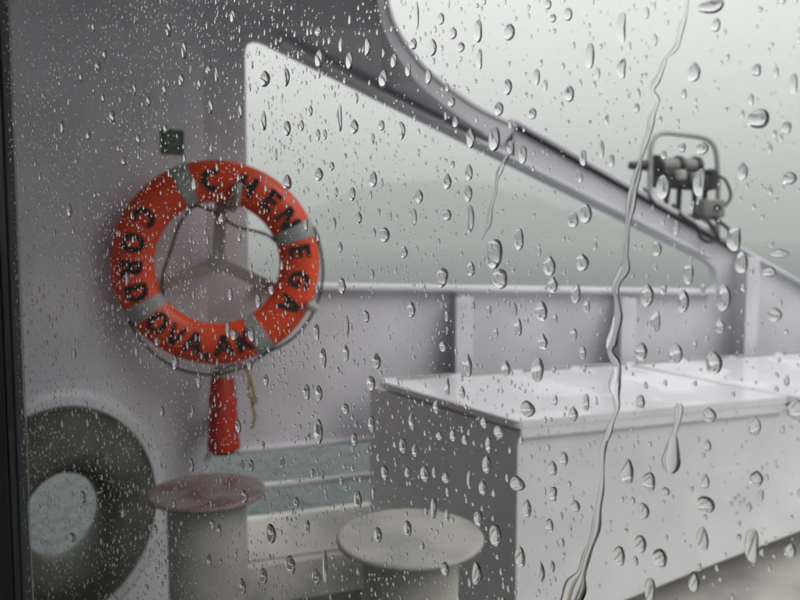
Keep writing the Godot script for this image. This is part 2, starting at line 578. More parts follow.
func deckhouse() -> void:
	# The cabin the camera stands in, and the deck overhead that shades the corner.
	var d := thing("deckhouse", "cabin wall around the window with the deck above it", "deckhouse", Vector3(-0.3809, 0, -0.75), -atan2(0.60372, 0.79719))
	var lo := 0.95
	var hi := 1.95
	var r := 1.30
	var l := 0.0085
	var out := -0.012
	for q in [[-2.45, l - 0.02, 0.0, 2.6], [r + 0.02, 3.6, 0.0, 2.6], [l - 0.02, r + 0.02, 0.0, lo - 0.02], [l - 0.02, r + 0.02, hi + 0.02, 2.6]]:
		part(d, "wall", cbox(Vector3(q[1] - q[0], q[3] - q[2], 0.08), 0.0005), M.hull, Vector3((q[0] + q[1]) / 2.0, (q[2] + q[3]) / 2.0, out + 0.04))
		part(d, "lining", cbox(Vector3(q[1] - q[0], q[3] - q[2], 0.012), 0.0005), M.interior, Vector3((q[0] + q[1]) / 2.0, (q[2] + q[3]) / 2.0, out + 0.088))
	part(d, "floor_covering", cbox(Vector3(3.4, 0.02, 2.6), 0.0005), M.interior, Vector3(0.8, 0.012, 1.39))
	part(d, "ceiling", cbox(Vector3(3.4, 0.05, 2.6), 0.0005), M.interior, Vector3(0.8, 2.40, 1.39))
	for x in [-0.93, 2.53]:
		part(d, "inner_wall", cbox(Vector3(0.05, 2.38, 2.6), 0.0005), M.interior, Vector3(x, 1.195, 1.39))
	part(d, "inner_wall", cbox(Vector3(3.6, 2.38, 0.05), 0.0005), M.interior, Vector3(0.8, 1.195, 2.72))
	# Deck overhead, as a plan: over the cabin and over the corner to the curved bracket, its unseen edge extended outwards to deepen the shade.
	var roof := prism([Vector2(-3.4, 2.6), Vector2(2.7, 2.9), Vector2(3.1, 1.8), Vector2(1.25, 0.48), Vector2(0.42, -2.35), Vector2(-0.06, -3.0), Vector2(-0.70, -3.33), Vector2(-0.84, -3.29), Vector2(-2.7, -1.7)], 0.0, 0.12)
	var up := part(d, "deck_overhead", roof, M.hull)
	up.transform = d.transform.affine_inverse() * Transform3D(Basis(Vector3.RIGHT, PI / 2), Vector3(0, 2.74, 0))

	var w := thing("cabin_window", "clear cabin window pane with black gasket and grey bead", "window", d.position, d.rotation.y)
	part(w, "pane", cbox(Vector3(r - l + 0.004, hi - lo + 0.004, 0.006), 0.0002), M.pane, Vector3((l + r) / 2.0, (lo + hi) / 2.0, 0.0))
	for q in [[l - 0.02, l, lo - 0.02, hi + 0.02], [r, r + 0.02, lo - 0.02, hi + 0.02], [l, r, lo - 0.02, lo], [l, r, hi, hi + 0.02]]:
		var size := Vector3(q[1] - q[0], q[3] - q[2], 0.02)
		var mid := Vector3((q[0] + q[1]) / 2.0, (q[2] + q[3]) / 2.0, 0.0)
		part(w, "gasket", cbox(size + Vector3(0.001, 0.001, 0.06), 0.002), M.rubber, mid + Vector3(0, 0, 0.045))
		part(w, "bead", cbox(size - Vector3(0, 0, 0.0105), 0.001), M.bead, mid + Vector3(0, 0, -0.0082))
	part(w, "bead_highlight", tube([Vector3(l + 0.0004, lo, -0.0135), Vector3(l + 0.0004, hi, -0.0135)], 0.0006, 6), M.cream)  # Pale thread added as the bright highlight on the bead edge.


# ---------------------------------------------------------------- lifebuoy
func lifebuoy() -> void:
	var at := Vector3(-0.695, 1.397, -3.0)
	var turn := atan2(0.695, 3.0)
	var R := 0.311
	var ar := 0.079
	var az := 0.055
	var o := thing("lifebuoy", "orange lifebuoy with black lettering and grey reflective bands on the bulwark corner", "lifebuoy", at, turn)
	part(o, "body", torus(R, ar, az, 0.0, TAU, 96, 28), M.ring)
	for deg in [-21.0, 69.0, 152.0, -122.0]:
		var a0 := deg_to_rad(deg - 5.2)
		part(o, "reflective_band", torus(R, ar + 0.0018, az + 0.0018, a0, a0 + deg_to_rad(10.4), 10, 28), M.tape)
	var top := "CHENEGA"
	var top_at := [-4.0, 21.5, 40.5, 57.5, 82.0, 102.0, 121.0]
	for k in top.length():
		letter(o, top[k], deg_to_rad(top_at[k]), R, ar, az, false)
	var low := "CORDOVA,AK"
	var low_at := [-56.5, -75.5, -93.5, -110.0, -134.5, -149.0, -162.5, -172.0, 177.0, 162.5]
	for k in low.length():
		letter(o, low[k], deg_to_rad(low_at[k]), R, ar, az, true)
	# Grab line: caught under the bands, hanging loose between them.
	var ends := [-21.0, 69.0, 152.0, 238.0, 339.0]
	var hang := [-0.055, 0.02, 0.035, -0.045]
	for k in 4:
		var pts := []
		var a0: float = ends[k]
		var a1: float = ends[k + 1]
		for j in 15:
			var t := j / 14.0
			var a := deg_to_rad(lerpf(a0, a1, t))
			var swing: float = sin(PI * t)
			var rr: float = R + ar * (1.02 if hang[k] > 0 else -1.02) + hang[k] * pow(swing, 1.4) * (0.6 if hang[k] > 0 else 1.0)
			pts.append(Vector3(sin(a) * rr, cos(a) * rr - 0.02 * swing, 0.012 + 0.01 * sin(9.0 * t)))
		part(o, "grab_line", tube(smooth(pts, 3), 0.0052, 8), M.rope)
	# The cream Y-shaped holder behind and its hooks.
	var h := thing("lifebuoy_holder", "cream three armed holder behind the orange lifebuoy", "holder", at, turn)
	for deg in [4.0, 116.0, -112.0]:
		var a := deg_to_rad(deg)
		var dir := Vector3(sin(a), cos(a), 0)
		part(h, "arm", cbox(Vector3(0.046, 0.40, 0.012), 0.004), M.cream, dir * 0.195 + Vector3(0, 0, -0.072), Vector3(0, 0, -a))
	part(h, "hub", lathe([Vector2(0.0, 0.0), Vector2(0.035, 0.0), Vector2(0.04, -0.006), Vector2(0.04, -0.02)], 24), M.cream, Vector3(0, 0, -0.062))
	part(h, "standoff", tube([Vector3(0, 0, -0.08), Vector3(-0.02, 0, -0.30)], 0.022, 14), M.cream)
	part(h, "hook", tube(smooth([Vector3(0.058, 0.214, -0.07), Vector3(0.066, 0.224, 0.03), Vector3(0.072, 0.262, 0.065), Vector3(0.078, 0.30, 0.068)], 5), 0.021, 12, 0.8), M.cream)
	part(h, "hook", tube(smooth([Vector3(0.352, -0.168, -0.07), Vector3(0.366, -0.176, 0.02), Vector3(0.352, -0.172, 0.05), Vector3(0.33, -0.160, 0.06)], 5), 0.018, 12, 0.9), M.cream)
	# Red smoke float under the ring.
	var f := thing("marker_float", "red marker float hanging upside down below the lifebuoy", "float", Vector3(-0.70, 0.64, -3.06), turn)
	var body := lathe([Vector2(0.0, 0.0), Vector2(0.045, 0.0), Vector2(0.045, 0.012), Vector2(0.060, 0.014), Vector2(0.065, 0.020), Vector2(0.065, 0.05), Vector2(0.062, 0.056), Vector2(0.059, 0.12), Vector2(0.055, 0.2), Vector2(0.057, 0.206), Vector2(0.056, 0.225), Vector2(0.052, 0.231), Vector2(0.046, 0.30), Vector2(0.04, 0.31)], 32)
	part(f, "body", body, M.red, Vector3(0, 0, 0), Vector3(-PI / 2, 0, -0.05))
	part(f, "lens", lathe([Vector2(0.04, 0.31), Vector2(0.036, 0.335), Vector2(0.024, 0.35), Vector2(0.0, 0.352)], 20), M.cream, Vector3(0, 0, 0), Vector3(-PI / 2, 0, -0.05))
	part(f, "bracket", cbox(Vector3(0.03, 0.06, 0.20), 0.004), M.dark, Vector3(0.006, 0.135, -0.15))
	var y := tube(smooth([Vector3(0.02, 0.345, 0.02), Vector3(0.07, 0.36, 0.04), Vector3(0.10, 0.32, 0.04), Vector3(0.118, 0.25, 0.04), Vector3(0.112, 0.20, 0.04), Vector3(0.122, 0.15, 0.04), Vector3(0.108, 0.10, 0.04)], 5), 0.0055, 8)
	part(f, "lanyard", y, M.yellow)
	part(f, "lanyard", tube(smooth([Vector3(0.105, 0.31, 0.042), Vector3(0.10, 0.24, 0.045), Vector3(0.125, 0.20, 0.043), Vector3(0.128, 0.235, 0.04)], 5), 0.005, 8), M.yellow)


func torus(R: float, ar: float, az: float, a0: float, a1: float, seg: int, around: int) -> ArrayMesh:
	var s := Shape.new()
	for k in seg + 1:
		var a := lerpf(a0, a1, float(k) / seg)
		var dir := Vector3(sin(a), cos(a), 0)
		for j in around + 1:
			var b := TAU * j / around
			var p := dir * (R + ar * cos(b)) + Vector3(0, 0, az * sin(b))
			s.vert(p, (dir * cos(b) / ar + Vector3(0, 0, sin(b) / az)).normalized(), Vector2(a, b))
	for k in seg:
		for j in around:
			var i := k * (around + 1) + j
			s.quad(i, i + 1, i + around + 2, i + around + 1)
	return s.mesh()


func letter(parent: Node, glyph: String, a: float, R: float, ar: float, az: float, inward: bool) -> void:
	# Block lettering laid onto the curved face.
	var font := SystemFont.new()
	font.font_names = PackedStringArray(["Droid Sans"])
	font.font_weight = 800
	var t := TextMesh.new()
	var bold := FontVariation.new()
	bold.base_font = font
	bold.variation_embolden = 0.35 if glyph == "V" else 0.75
	t.font = bold
	t.text = glyph
	t.font_size = 48
	t.pixel_size = 0.0022
	t.depth = 0.002
	t.curve_step = 2.0
	var g := t.get_mesh_arrays()
	var src: PackedVector3Array = g[Mesh.ARRAY_VERTEX]
	var nor: PackedVector3Array = g[Mesh.ARRAY_NORMAL]
	var idx = g[Mesh.ARRAY_INDEX]
	var lo := Vector3.INF
	var hi := -Vector3.INF
	for p in src:
		lo = lo.min(p)
		hi = hi.max(p)
	var mid := (lo + hi) / 2.0
	if glyph == ",":
		mid.y = hi.y + 0.028
	var corners := []
	if idx == null or idx.is_empty():
		for k in src.size():
			corners.append([src[k] - mid, nor[k]])
	else:
		for k in idx:
			corners.append([src[k] - mid, nor[k]])
	# Split the triangles so that the print follows the curve.
	for round_ in 3:
		var finer := []
		for k in range(0, corners.size(), 3):
			var c := [corners[k], corners[k + 1], corners[k + 2]]
			if maxf(c[0][0].distance_to(c[1][0]), maxf(c[1][0].distance_to(c[2][0]), c[0][0].distance_to(c[2][0]))) < 0.012:
				finer.append_array(c)
				continue
			var m := []
			for j in 3:
				m.append([(c[j][0] + c[(j + 1) % 3][0]) / 2.0, c[j][1]])
			finer.append_array([c[0], m[0], m[2], m[0], c[1], m[1], m[2], m[1], c[2], m[0], m[1], m[2]])
		corners = finer
	var s := Shape.new()
	for c in corners:
		var p: Vector3 = c[0]
		var r := R - p.y if inward else R + p.y
		var b := a - p.x / R if inward else a + p.x / R
		var z := az * sqrt(maxf(0.0, 1.0 - pow((r - R) / ar, 2.0))) + 0.0012 + p.z
		var q: Vector3 = c[1]
		var e := Vector3(sin(b), cos(b), 0)
		var tng := Vector3(cos(b), -sin(b), 0)
		s.vert(Vector3(e.x * r, e.y * r, z), ((tng * q.x + e * q.y) * (-1.0 if inward else 1.0) + Vector3(0, 0, q.z)).normalized())
	for k in range(0, corners.size(), 3):
		s.tri(k, k + 1, k + 2)
	part(parent, "letter", s.mesh(), M.black)


# ---------------------------------------------------------------- bollards, locker, hoist unit
func bollard(label: String, at: Vector3, r: float, cap_r: float, tilt: Vector3, cap_mat: Material) -> void:
	var b := thing("mooring_bollard", label, "bollard", at)
	var up := Vector3(-PI / 2, 0, 0)
	part(b, "column", lathe([Vector2(r + 0.02, 0.0), Vector2(r + 0.012, 0.015), Vector2(r, 0.03), Vector2(r, 0.03), Vector2(r, 0.668)], 56), M.bitt, Vector3.ZERO, up)
	var cap := Node3D.new()
	var c := part(b, "cap", lathe([Vector2(0.0, -0.001), Vector2(cap_r - 0.010, -0.001), Vector2(cap_r - 0.001, 0.001), Vector2(cap_r, 0.004), Vector2(cap_r, 0.008), Vector2(cap_r - 0.003, 0.012), Vector2(cap_r - 0.010, 0.014), Vector2(cap_r * 0.6, 0.0155), Vector2(0.0, 0.017)], 64), cap_mat, Vector3(0, 0.678, 0))
	c.rotation = up + tilt
	cap.free()
	part(b, "base_plate", cbox(Vector3(0.42, 0.018, 0.42), 0.004), M.bitt, Vector3(0, 0.009, 0), Vector3(0, A, 0))


func locker() -> void:
	var o := thing("deck_locker", "long white deck locker with hinged lids standing in front of the bulwark", "locker", Vector3(0.38606, 0, -2.52788), A)
	# Plan: its end is skewed; its foot rises along its length.
	var L := 2.6
	var s := Shape.new()
	var lift := func(t: float) -> float: return 0.13 + 0.215 * t - 0.02 * t * t
	var steps := 10
	var mid := Vector3(1.2, 0.5, -0.45)
	var top := 0.862
	for k in steps:
		var t0 := L * k / steps
		var t1 := L * (k + 1) / steps
		var back0 := t0 - 0.2216 * (1.0 - float(k) / steps)
		var back1 := t1 - 0.2216 * (1.0 - float(k + 1) / steps)
		s.flat([Vector3(t0, lift.call(t0), 0), Vector3(t1, lift.call(t1), 0), Vector3(t1, top, 0), Vector3(t0, top, 0)], mid)
		s.flat([Vector3(back0, lift.call(t0), -0.892), Vector3(back1, lift.call(t1), -0.892), Vector3(back1, top, -0.892), Vector3(back0, top, -0.892)], mid)
		s.flat([Vector3(t0, lift.call(t0), 0), Vector3(t1, lift.call(t1), 0), Vector3(back1, lift.call(t1), -0.892), Vector3(back0, lift.call(t0), -0.892)], mid)
		s.flat([Vector3(t0, top, 0), Vector3(t1, top, 0), Vector3(back1, top, -0.892), Vector3(back0, top, -0.892)], mid)
	for e in [[0.0, -0.2216], [L, L]]:
		s.flat([Vector3(e[0], lift.call(e[0]), 0), Vector3(e[0], top, 0), Vector3(e[1], top, -0.892), Vector3(e[1], lift.call(e[0]), -0.892)], mid)
	part(o, "body", s.mesh(), M.locker)
	# Two lids with rounded edges and the joint between them, a strip at the hinges.
	for q in [[-0.012, 1.132, -0.228, 1.002], [1.140, 2.61, 1.010, 2.61]]:
		var r := [0.03, 0.02, 0.02, 0.03]
		var lid := prism(rounded([Vector2(q[0], 0.016), Vector2(q[1], 0.016), Vector2(q[3], -0.80), Vector2(q[2] + 0.025, -0.80)], r, 5), 0.0, 0.026)
		var n := part(o, "lid", lid, M.locker)
		n.transform = Transform3D(Basis(Vector3.RIGHT, Vector3.FORWARD * -1.0, Vector3.UP), Vector3(0, 0.874, 0))
		part(o, "lid_lip", cbox(Vector3(q[1] - q[0] - 0.03, 0.036, 0.012), 0.004), M.locker, Vector3((q[0] + q[1]) / 2.0, 0.857, 0.0085))
	part(o, "hinge_strip", cbox(Vector3(2.76, 0.03, 0.05), 0.006), M.locker, Vector3(1.2, 0.881, -0.868))
	for k in 9:
		part(o, "hinge", tube([Vector3(-0.12 + k * 0.3, 0.901, -0.828), Vector3(0.12 + k * 0.3, 0.901, -0.828)], 0.008, 8), M.metal)
	for t in [0.25, 1.2, 2.2]:
		for z in [-0.5, -0.78]:
			part(o, "foot", cbox(Vector3(0.08, lift.call(t) + 0.02, 0.08), 0.006), M.deck, Vector3(t, (lift.call(t) + 0.02) / 2.0, z))
	# The deck rises in front of and under the locker.
	var p := Shape.new()
	var q := [Vector3(0.0, 0.004, 0.8), Vector3(2.8, 0.48, 0.8), Vector3(2.8, 0.48, -0.85), Vector3(0.0, 0.004, -0.85)]
	var inside := Vector3(2.0, 0.05, 0.0)
	p.flat(q, inside)
	p.flat([q[0], q[1], Vector3(2.8, 0.004, 0.8)], inside)
	p.flat([q[3], q[2], Vector3(2.8, 0.004, -0.85)], inside)
	p.flat([q[1], q[2], Vector3(2.8, 0.004, -0.85), Vector3(2.8, 0.004, 0.8)], inside)
	var ramp := part(self, "deck_ramp", p.mesh(), M.waterway, o.position, Vector3(0, A, 0))
	tag(ramp, "sloping deck plate under the white locker", "deck", "", "structure")


func hoist_unit() -> void:
	var o := thing("hoist_unit", "dark machinery unit with cables inside a bent tube guard on the sloping beam", "machinery", Vector3(-0.6494, 0, -3.3) + Vector3(-0.34202, 0, -0.93969) * 0.1, A)
	var frame := smooth([Vector3(2.115, 1.53, 0), Vector3(2.11, 1.75, 0), Vector3(2.108, 1.93, 0), Vector3(2.13, 2.005, 0), Vector3(2.19, 2.034, 0), Vector3(2.32, 2.03, 0), Vector3(2.44, 2.02, 0), Vector3(2.51, 1.985, 0), Vector3(2.54, 1.90, 0), Vector3(2.555, 1.70, 0), Vector3(2.562, 1.34, 0)], 6)
	part(o, "tube_guard", tube(frame, 0.014, 12), M.metal)
	part(o, "drum", tube([Vector3(2.16, 1.868, -0.02), Vector3(2.43, 1.872, -0.02)], 0.042, 20), M.grey)
	for x in [2.165, 2.30, 2.415]:
		part(o, "drum_rim", tube([Vector3(x - 0.012, 1.87, -0.02), Vector3(x + 0.012, 1.87, -0.02)], 0.054, 20), M.dark)
	part(o, "housing", cbox(Vector3(0.33, 0.085, 0.11), 0.012), M.dark, Vector3(2.32, 1.79, 0.0), Vector3(0, 0, -0.05))
	part(o, "end_housing", cbox(Vector3(0.06, 0.11, 0.12), 0.012), M.dark, Vector3(2.475, 1.80, 0.0))
	part(o, "clamp", cbox(Vector3(0.05, 0.05, 0.06), 0.01), M.metal, Vector3(2.25, 1.815, 0.06))
	part(o, "clamp", cbox(Vector3(0.04, 0.06, 0.05), 0.01), M.metal, Vector3(2.345, 1.80, 0.065))
	part(o, "pin", tube([Vector3(2.0, 1.863, -0.02), Vector3(2.12, 1.868, -0.02)], 0.02, 10, 1.6), M.dark)
	for q in [[2.215, 2.20], [2.29, 2.285], [2.385, 2.40], [2.46, 2.45]]:
		part(o, "strut", tube([Vector3(q[0], 1.76, 0.01), Vector3(q[1], 1.60, 0.01)], 0.014, 8), M.dark)
	part(o, "junction_box", cbox(Vector3(0.15, 0.095, 0.08), 0.01), M.grey, Vector3(2.46, 1.645, 0.045))
	part(o, "socket", cbox(Vector3(0.036, 0.03, 0.02), 0.006), M.dark, Vector3(2.475, 1.65, 0.092))
	part(o, "bracket", cbox(Vector3(0.40, 0.03, 0.05), 0.006), M.grey, Vector3(2.33, 1.60, 0.0))
	part(o, "cable", tube(smooth([Vector3(2.50, 1.825, 0.03), Vector3(2.57, 1.80, 0.03), Vector3(2.612, 1.72, 0.03), Vector3(2.58, 1.665, 0.03), Vector3(2.53, 1.645, 0.03)], 6), 0.008, 8), M.dark)
	part(o, "cable", tube(smooth([Vector3(2.21, 1.66, 0.06), Vector3(2.19, 1.60, 0.16), Vector3(2.27, 1.55, 0.17), Vector3(2.30, 1.49, 0.17), Vector3(2.36, 1.47, 0.17), Vector3(2.41, 1.50, 0.17), Vector3(2.38, 1.56, 0.15), Vector3(2.34, 1.62, 0.06)], 6), 0.010, 8), M.dark)
	part(o, "cable", tube(smooth([Vector3(2.40, 1.62, 0.06), Vector3(2.39, 1.52, 0.17), Vector3(2.43, 1.465, 0.17), Vector3(2.48, 1.47, 0.17), Vector3(2.50, 1.53, 0.15), Vector3(2.47, 1.60, 0.06)], 6), 0.010, 8), M.dark)
	part(o, "cable", tube(smooth([Vector3(2.13, 1.62, 0.05), Vector3(2.05, 1.66, 0.12), Vector3(2.0, 1.70, 0.14), Vector3(1.98, 1.74, 0.12)], 6), 0.008, 8), M.dark)


# ---------------------------------------------------------------- rain on the window
const OUT := -0.0031   # just outside the pane's outer face
# Millimetres in the plane of the pane: along it, height, width, length.
const DROPS := [
	[430, 1616.8, 3.2, 8.9], [411.6, 1610.9, 6, 10.4], [436.7, 1606.4, 5.6, 10.1], [451.4, 1612.6, 4.6, 9.8], [463.1, 1592.6, 6.7, 10.3], [471, 1601.9, 4.5, 7.9], [481.4, 1595.4, 4.3, 7.3], [411.3, 1628.1, 5.1, 5.5],
	[383.1, 1603.3, 4.6, 11.4], [382.6, 1570.2, 5.5, 8.9], [395.7, 1571, 3.6, 6.3], [403.8, 1579.7, 3.5, 6.2], [428.3, 1573.1, 4.1, 17], [440.4, 1566.6, 6.4, 8.4], [461.5, 1565.5, 4.5, 5.9], [477.1, 1561.3, 4.4, 10.3],
	[410.7, 1539.1, 6.1, 8.1], [382.1, 1535.3, 7.4, 9.1], [421.8, 1543.6, 4.2, 5.5], [455.2, 1534.1, 6.2, 8.9], [508.7, 1530.7, 5.3, 8.9], [523.1, 1534.9, 4.5, 9.2], [438.6, 1525.7, 4.9, 7.9], [489.3, 1522.9, 5.7, 7.4],
	[522.6, 1523.5, 5.2, 8.7], [487.5, 1625.2, 2.9, 15.5], [504.2, 1620.5, 4, 6.4], [512.2, 1611.4, 4.6, 6.5], [528.2, 1610, 5, 11.5], [547.5, 1606.6, 6.5, 8.1], [529, 1595.3, 3.8, 10.5], [498.8, 1605.8, 4.8, 9.9],
	[484.9, 1609.5, 4.9, 6.6], [495.8, 1589.8, 4.2, 7.7], [511.4, 1574.3, 4.6, 5.9], [524.1, 1553.8, 5.8, 10.2], [539.1, 1551.8, 6.7, 12.6], [548.9, 1546.7, 4.2, 7.3], [556.3, 1542.6, 4.7, 9.3], [546.9, 1578.5, 4.8, 8.3],
	[541.6, 1567.6, 5.5, 7.3], [561.6, 1563.2, 4.6, 5.6], [563.6, 1581.6, 4, 8], [517.5, 1603.2, 4.5, 5.4], [514.2, 1562.9, 4, 6], [608.2, 1599.6, 4.4, 14], [592.4, 1588.4, 4.7, 12.5], [608.7, 1580.1, 4.5, 9.4],
	[582, 1571.1, 5.4, 7.8], [643, 1574.3, 5.7, 8.4], [671.4, 1550.8, 8.5, 8.1], [649.8, 1602.1, 10.4, 6.1], [665.6, 1528.6, 4.2, 7.4], [684.8, 1524.6, 5.1, 5.5], [682.7, 1546.2, 3.5, 5.4], [652.2, 1593.7, 3.5, 6.1],
	[648, 1539.8, 5.3, 5.8], [638.7, 1540.7, 3.7, 4.1], [580.7, 1610.2, 4.3, 6.3], [569.4, 1617, 3.9, 4.9], [572.3, 1609.6, 3.4, 4.4], [599.7, 1542.5, 2.6, 8.7], [601.8, 1556.6, 2.1, 4.8], [669.7, 1571.8, 3.7, 5.1],
	[684.6, 1564.3, 3.1, 8.3], [646.9, 1524.4, 5.3, 11.7], [630.6, 1522.8, 6.1, 11.1], [539.6, 1490.3, 9.9, 15.6], [543.3, 1476.9, 8.7, 10.8], [505.6, 1476.4, 8.2, 10.2], [524.7, 1481.8, 5.2, 7.7], [464, 1500.7, 7.6, 8.4],
	[478.5, 1490.6, 5.1, 7.1], [508.8, 1511.7, 5.4, 6.1], [554.5, 1498.2, 5.3, 11.1], [524.4, 1509.5, 4.5, 14.8], [443.8, 1511.2, 4.8, 7.2], [429.7, 1468.8, 5.9, 9.4], [428.2, 1493.2, 4.2, 6.9], [483.7, 1456.8, 5.8, 8.8],
	[449.4, 1450.5, 4.7, 7.4], [457.2, 1423.7, 7.1, 9.9], [413, 1421.2, 5.3, 11.8], [432.6, 1426.3, 5, 10.2], [433.4, 1443.4, 4.1, 13.8], [522.7, 1427.8, 6.6, 12.4], [554.6, 1451.4, 4.8, 9.7], [506.4, 1436.9, 4.8, 6.3],
	[547.6, 1428.4, 4.9, 9.3], [509.3, 1413.8, 3.4, 10.4], [519.5, 1411.9, 4, 6.8], [397.7, 1397.3, 5.5, 9.4], [409.1, 1397.8, 5.3, 9.3], [453.1, 1409.4, 6.3, 8.7], [407.3, 1438.1, 4.5, 9.7], [485.8, 1511, 3.6, 10.3],
	[552.4, 1460.7, 3.6, 8], [592.2, 1511.1, 6.3, 9.4], [585.3, 1508, 5.4, 7.5], [572.7, 1484.6, 6.8, 10.2], [590.9, 1486.8, 6.9, 8.5], [574.6, 1474.9, 5.6, 8.2], [587.4, 1471, 4.9, 9.6], [568.3, 1460.8, 6.9, 10],
	[569.4, 1444.9, 5.2, 8.4], [593.4, 1464.8, 3.7, 6], [586.7, 1449.9, 3.8, 6.2], [591.8, 1441.1, 3.7, 6.6], [566.7, 1429.6, 7, 12.7], [624.3, 1471.7, 6.3, 10.5], [641.3, 1469.8, 5.5, 10.2], [643.4, 1482.5, 4.5, 9.2],
	[628.5, 1493.9, 4.2, 6.6], [628.5, 1459.5, 4.7, 10.4], [622, 1444.4, 5.9, 8.7], [638.6, 1444.7, 6, 9.4], [656.2, 1442, 7, 10.6], [659.4, 1472.2, 6, 11.7], [666.3, 1488.3, 5, 9.8], [662.7, 1498.7, 5.9, 10.7],
	[681.9, 1492.5, 7.1, 3.9], [677.8, 1484.4, 5.7, 4.4], [680.8, 1465.8, 5.6, 6.1], [658.1, 1459.1, 3.9, 6.3], [616.4, 1384, 6.5, 12.5], [627.4, 1380.9, 6.4, 9.3], [576.2, 1378, 5.1, 8], [582.4, 1384.4, 4.5, 7.4],
	[576.5, 1364.3, 4.6, 8], [589.5, 1360.4, 5, 6.3], [575, 1347.2, 4.6, 7], [570.5, 1320.3, 4.2, 12.1], [624, 1348.7, 5.9, 9], [633.8, 1344.2, 6.7, 9.4], [613.5, 1340, 5.6, 10.2], [625.5, 1365.6, 4.9, 7.9],
	[654.5, 1375.1, 7.6, 8], [653.5, 1358, 5.4, 11.5], [674.9, 1360.7, 5.5, 15.6], [675.9, 1391.7, 5.4, 7.2], [674.4, 1415.2, 5, 8.5], [653.8, 1386.1, 4.1, 6.6], [654.1, 1403.1, 4, 5.6], [655, 1417.7, 5.3, 7],
	[650.2, 1336.7, 5, 9.6], [629.5, 1327, 4.9, 12], [690.8, 1362.4, 4.7, 7.1], [587.2, 1408.7, 5, 7.8], [622.2, 1419.5, 4.4, 6.8], [691, 1424.5, 7, 10.4], [635.7, 1377.7, 3.8, 4.3], [477.8, 1374, 5.2, 9.2],
	[486.7, 1372.7, 4.4, 7.8], [463.7, 1354.9, 5.5, 8.7], [494, 1359.9, 6.5, 9.6], [481.2, 1358.4, 4.5, 6.1], [508.9, 1360.3, 5.6, 6.5], [513.6, 1386, 4.1, 6.9], [504.3, 1384.3, 4.9, 5.3], [521.7, 1384.7, 4, 5.8],
	[534.1, 1396.5, 4.5, 6.2], [544, 1392.7, 6.9, 7.2], [537.1, 1384.6, 3.9, 9], [536.1, 1372.9, 5.2, 10.1], [533.8, 1359.1, 5.2, 8], [555.7, 1365.9, 8.6, 8.3], [561.4, 1353.4, 5.4, 9.9], [557.9, 1325.4, 6.1, 11.2],
	[530.6, 1308.6, 6.6, 12.8], [530.7, 1340.9, 5.3, 9.2], [542.4, 1333.9, 7.6, 12.5], [500.2, 1340.1, 4.2, 12], [509.7, 1338.3, 3.5, 7.1], [508.5, 1305.7, 5.6, 8.4], [441.9, 1333.7, 6.6, 11], [458.2, 1314.5, 6.4, 9.5],
	[481.2, 1323.7, 6, 9.2], [380.9, 1275.5, 8.7, 11.3], [413.2, 1281.6, 3.5, 21.8], [405.5, 1273.4, 7.3, 8.9], [408.2, 1372.5, 7.2, 14.6], [431.8, 1390.6, 5.9, 7], [439.1, 1371.8, 4.9, 7.7], [484.2, 1390.2, 4.4, 10.9],
	[524.5, 1362.2, 2.7, 10.3], [501.7, 1401.2, 4.2, 8.2], [362.6, 1292.7, 8, 12.9], [397.4, 1305.7, 3.7, 8.9], [374.4, 1346.2, 3.8, 8.4], [453, 1383.8, 4.8, 10.1], [387.4, 1320.7, 4.7, 6.3], [561.2, 1407.8, 8.9, 8.6],
	[261.2, 1652.1, 5.9, 9.3], [278.7, 1634.6, 5.7, 10.6], [177.2, 1644.6, 5.6, 7.8], [166.8, 1637.3, 7.2, 8.7], [332, 1649.6, 5.1, 8.6], [305, 1617.6, 5.5, 6.2], [274.5, 1614.2, 5.8, 7.9], [254.1, 1609, 4.8, 6.6],
	[216.4, 1613.5, 3.9, 8.3], [185.4, 1595.3, 6.9, 10.2], [173.4, 1611.1, 4.2, 6.3], [294.8, 1608.3, 4.4, 7], [307.1, 1591.7, 4.3, 9.7], [313.6, 1613.1, 3.2, 9.5], [337.9, 1585.3, 4.1, 8.7], [362.6, 1604.5, 8.6, 9.7],
	[360.5, 1577.2, 4.8, 11.8], [254.2, 1580.6, 4.9, 6.6], [199.8, 1559.3, 5.4, 7], [219.9, 1575, 5.2, 6.9], [286.8, 1537.8, 5.7, 9.3], [111, 1593.5, 4.8, 11], [142.3, 1631.5, 4.5, 7.3], [150.5, 1583.4, 5.9, 7.3],
	[162.1, 1668.3, 4.3, 7], [234, 1602.6, 5.1, 7.5], [117.6, 1522.3, 6.3, 11.1], [259.5, 1403.4, 7.4, 10.1], [286.6, 1392.8, 4.7, 10.6], [320.8, 1433.2, 4.3, 10.1], [327.6, 1430.1, 6.4, 7.8], [324.1, 1458.7, 4.3, 8.6],
	[353, 1455.5, 5, 8.9], [345.4, 1431.5, 6.1, 9.1], [200, 1465.6, 4.1, 10.4], [366, 1464, 4.9, 7.4], [343.3, 1409.9, 5.2, 6.3], [359.5, 1400.9, 4, 7], [237.1, 1417.7, 5.2, 6.3], [210, 1407.4, 4.1, 7.3],
	[117.7, 1397.6, 4.9, 8], [316, 1512.3, 5.4, 7.8], [184.6, 1268.7, 5.8, 9.5], [123.3, 1269.8, 6.5, 11], [103.8, 1228.4, 8.4, 8.4], [278.7, 1368, 4.8, 9.2], [329.9, 1364.2, 5.3, 8.7], [343.2, 1337.7, 4.2, 7.9],
	[335.8, 1313.5, 6.4, 8.8], [331.5, 1246.2, 6.5, 9.8], [353.8, 1260.1, 7.2, 10.2], [276.1, 1326.1, 4.9, 9.4], [253.5, 1291.2, 5.1, 7.2], [307.1, 1282.1, 4.5, 9.2], [299.3, 1284.9, 4.6, 6.9], [294.9, 1255.8, 4.7, 9.4],
	[228.5, 1265.2, 4, 7.5], [241.4, 1362.9, 5.1, 7.2]
]


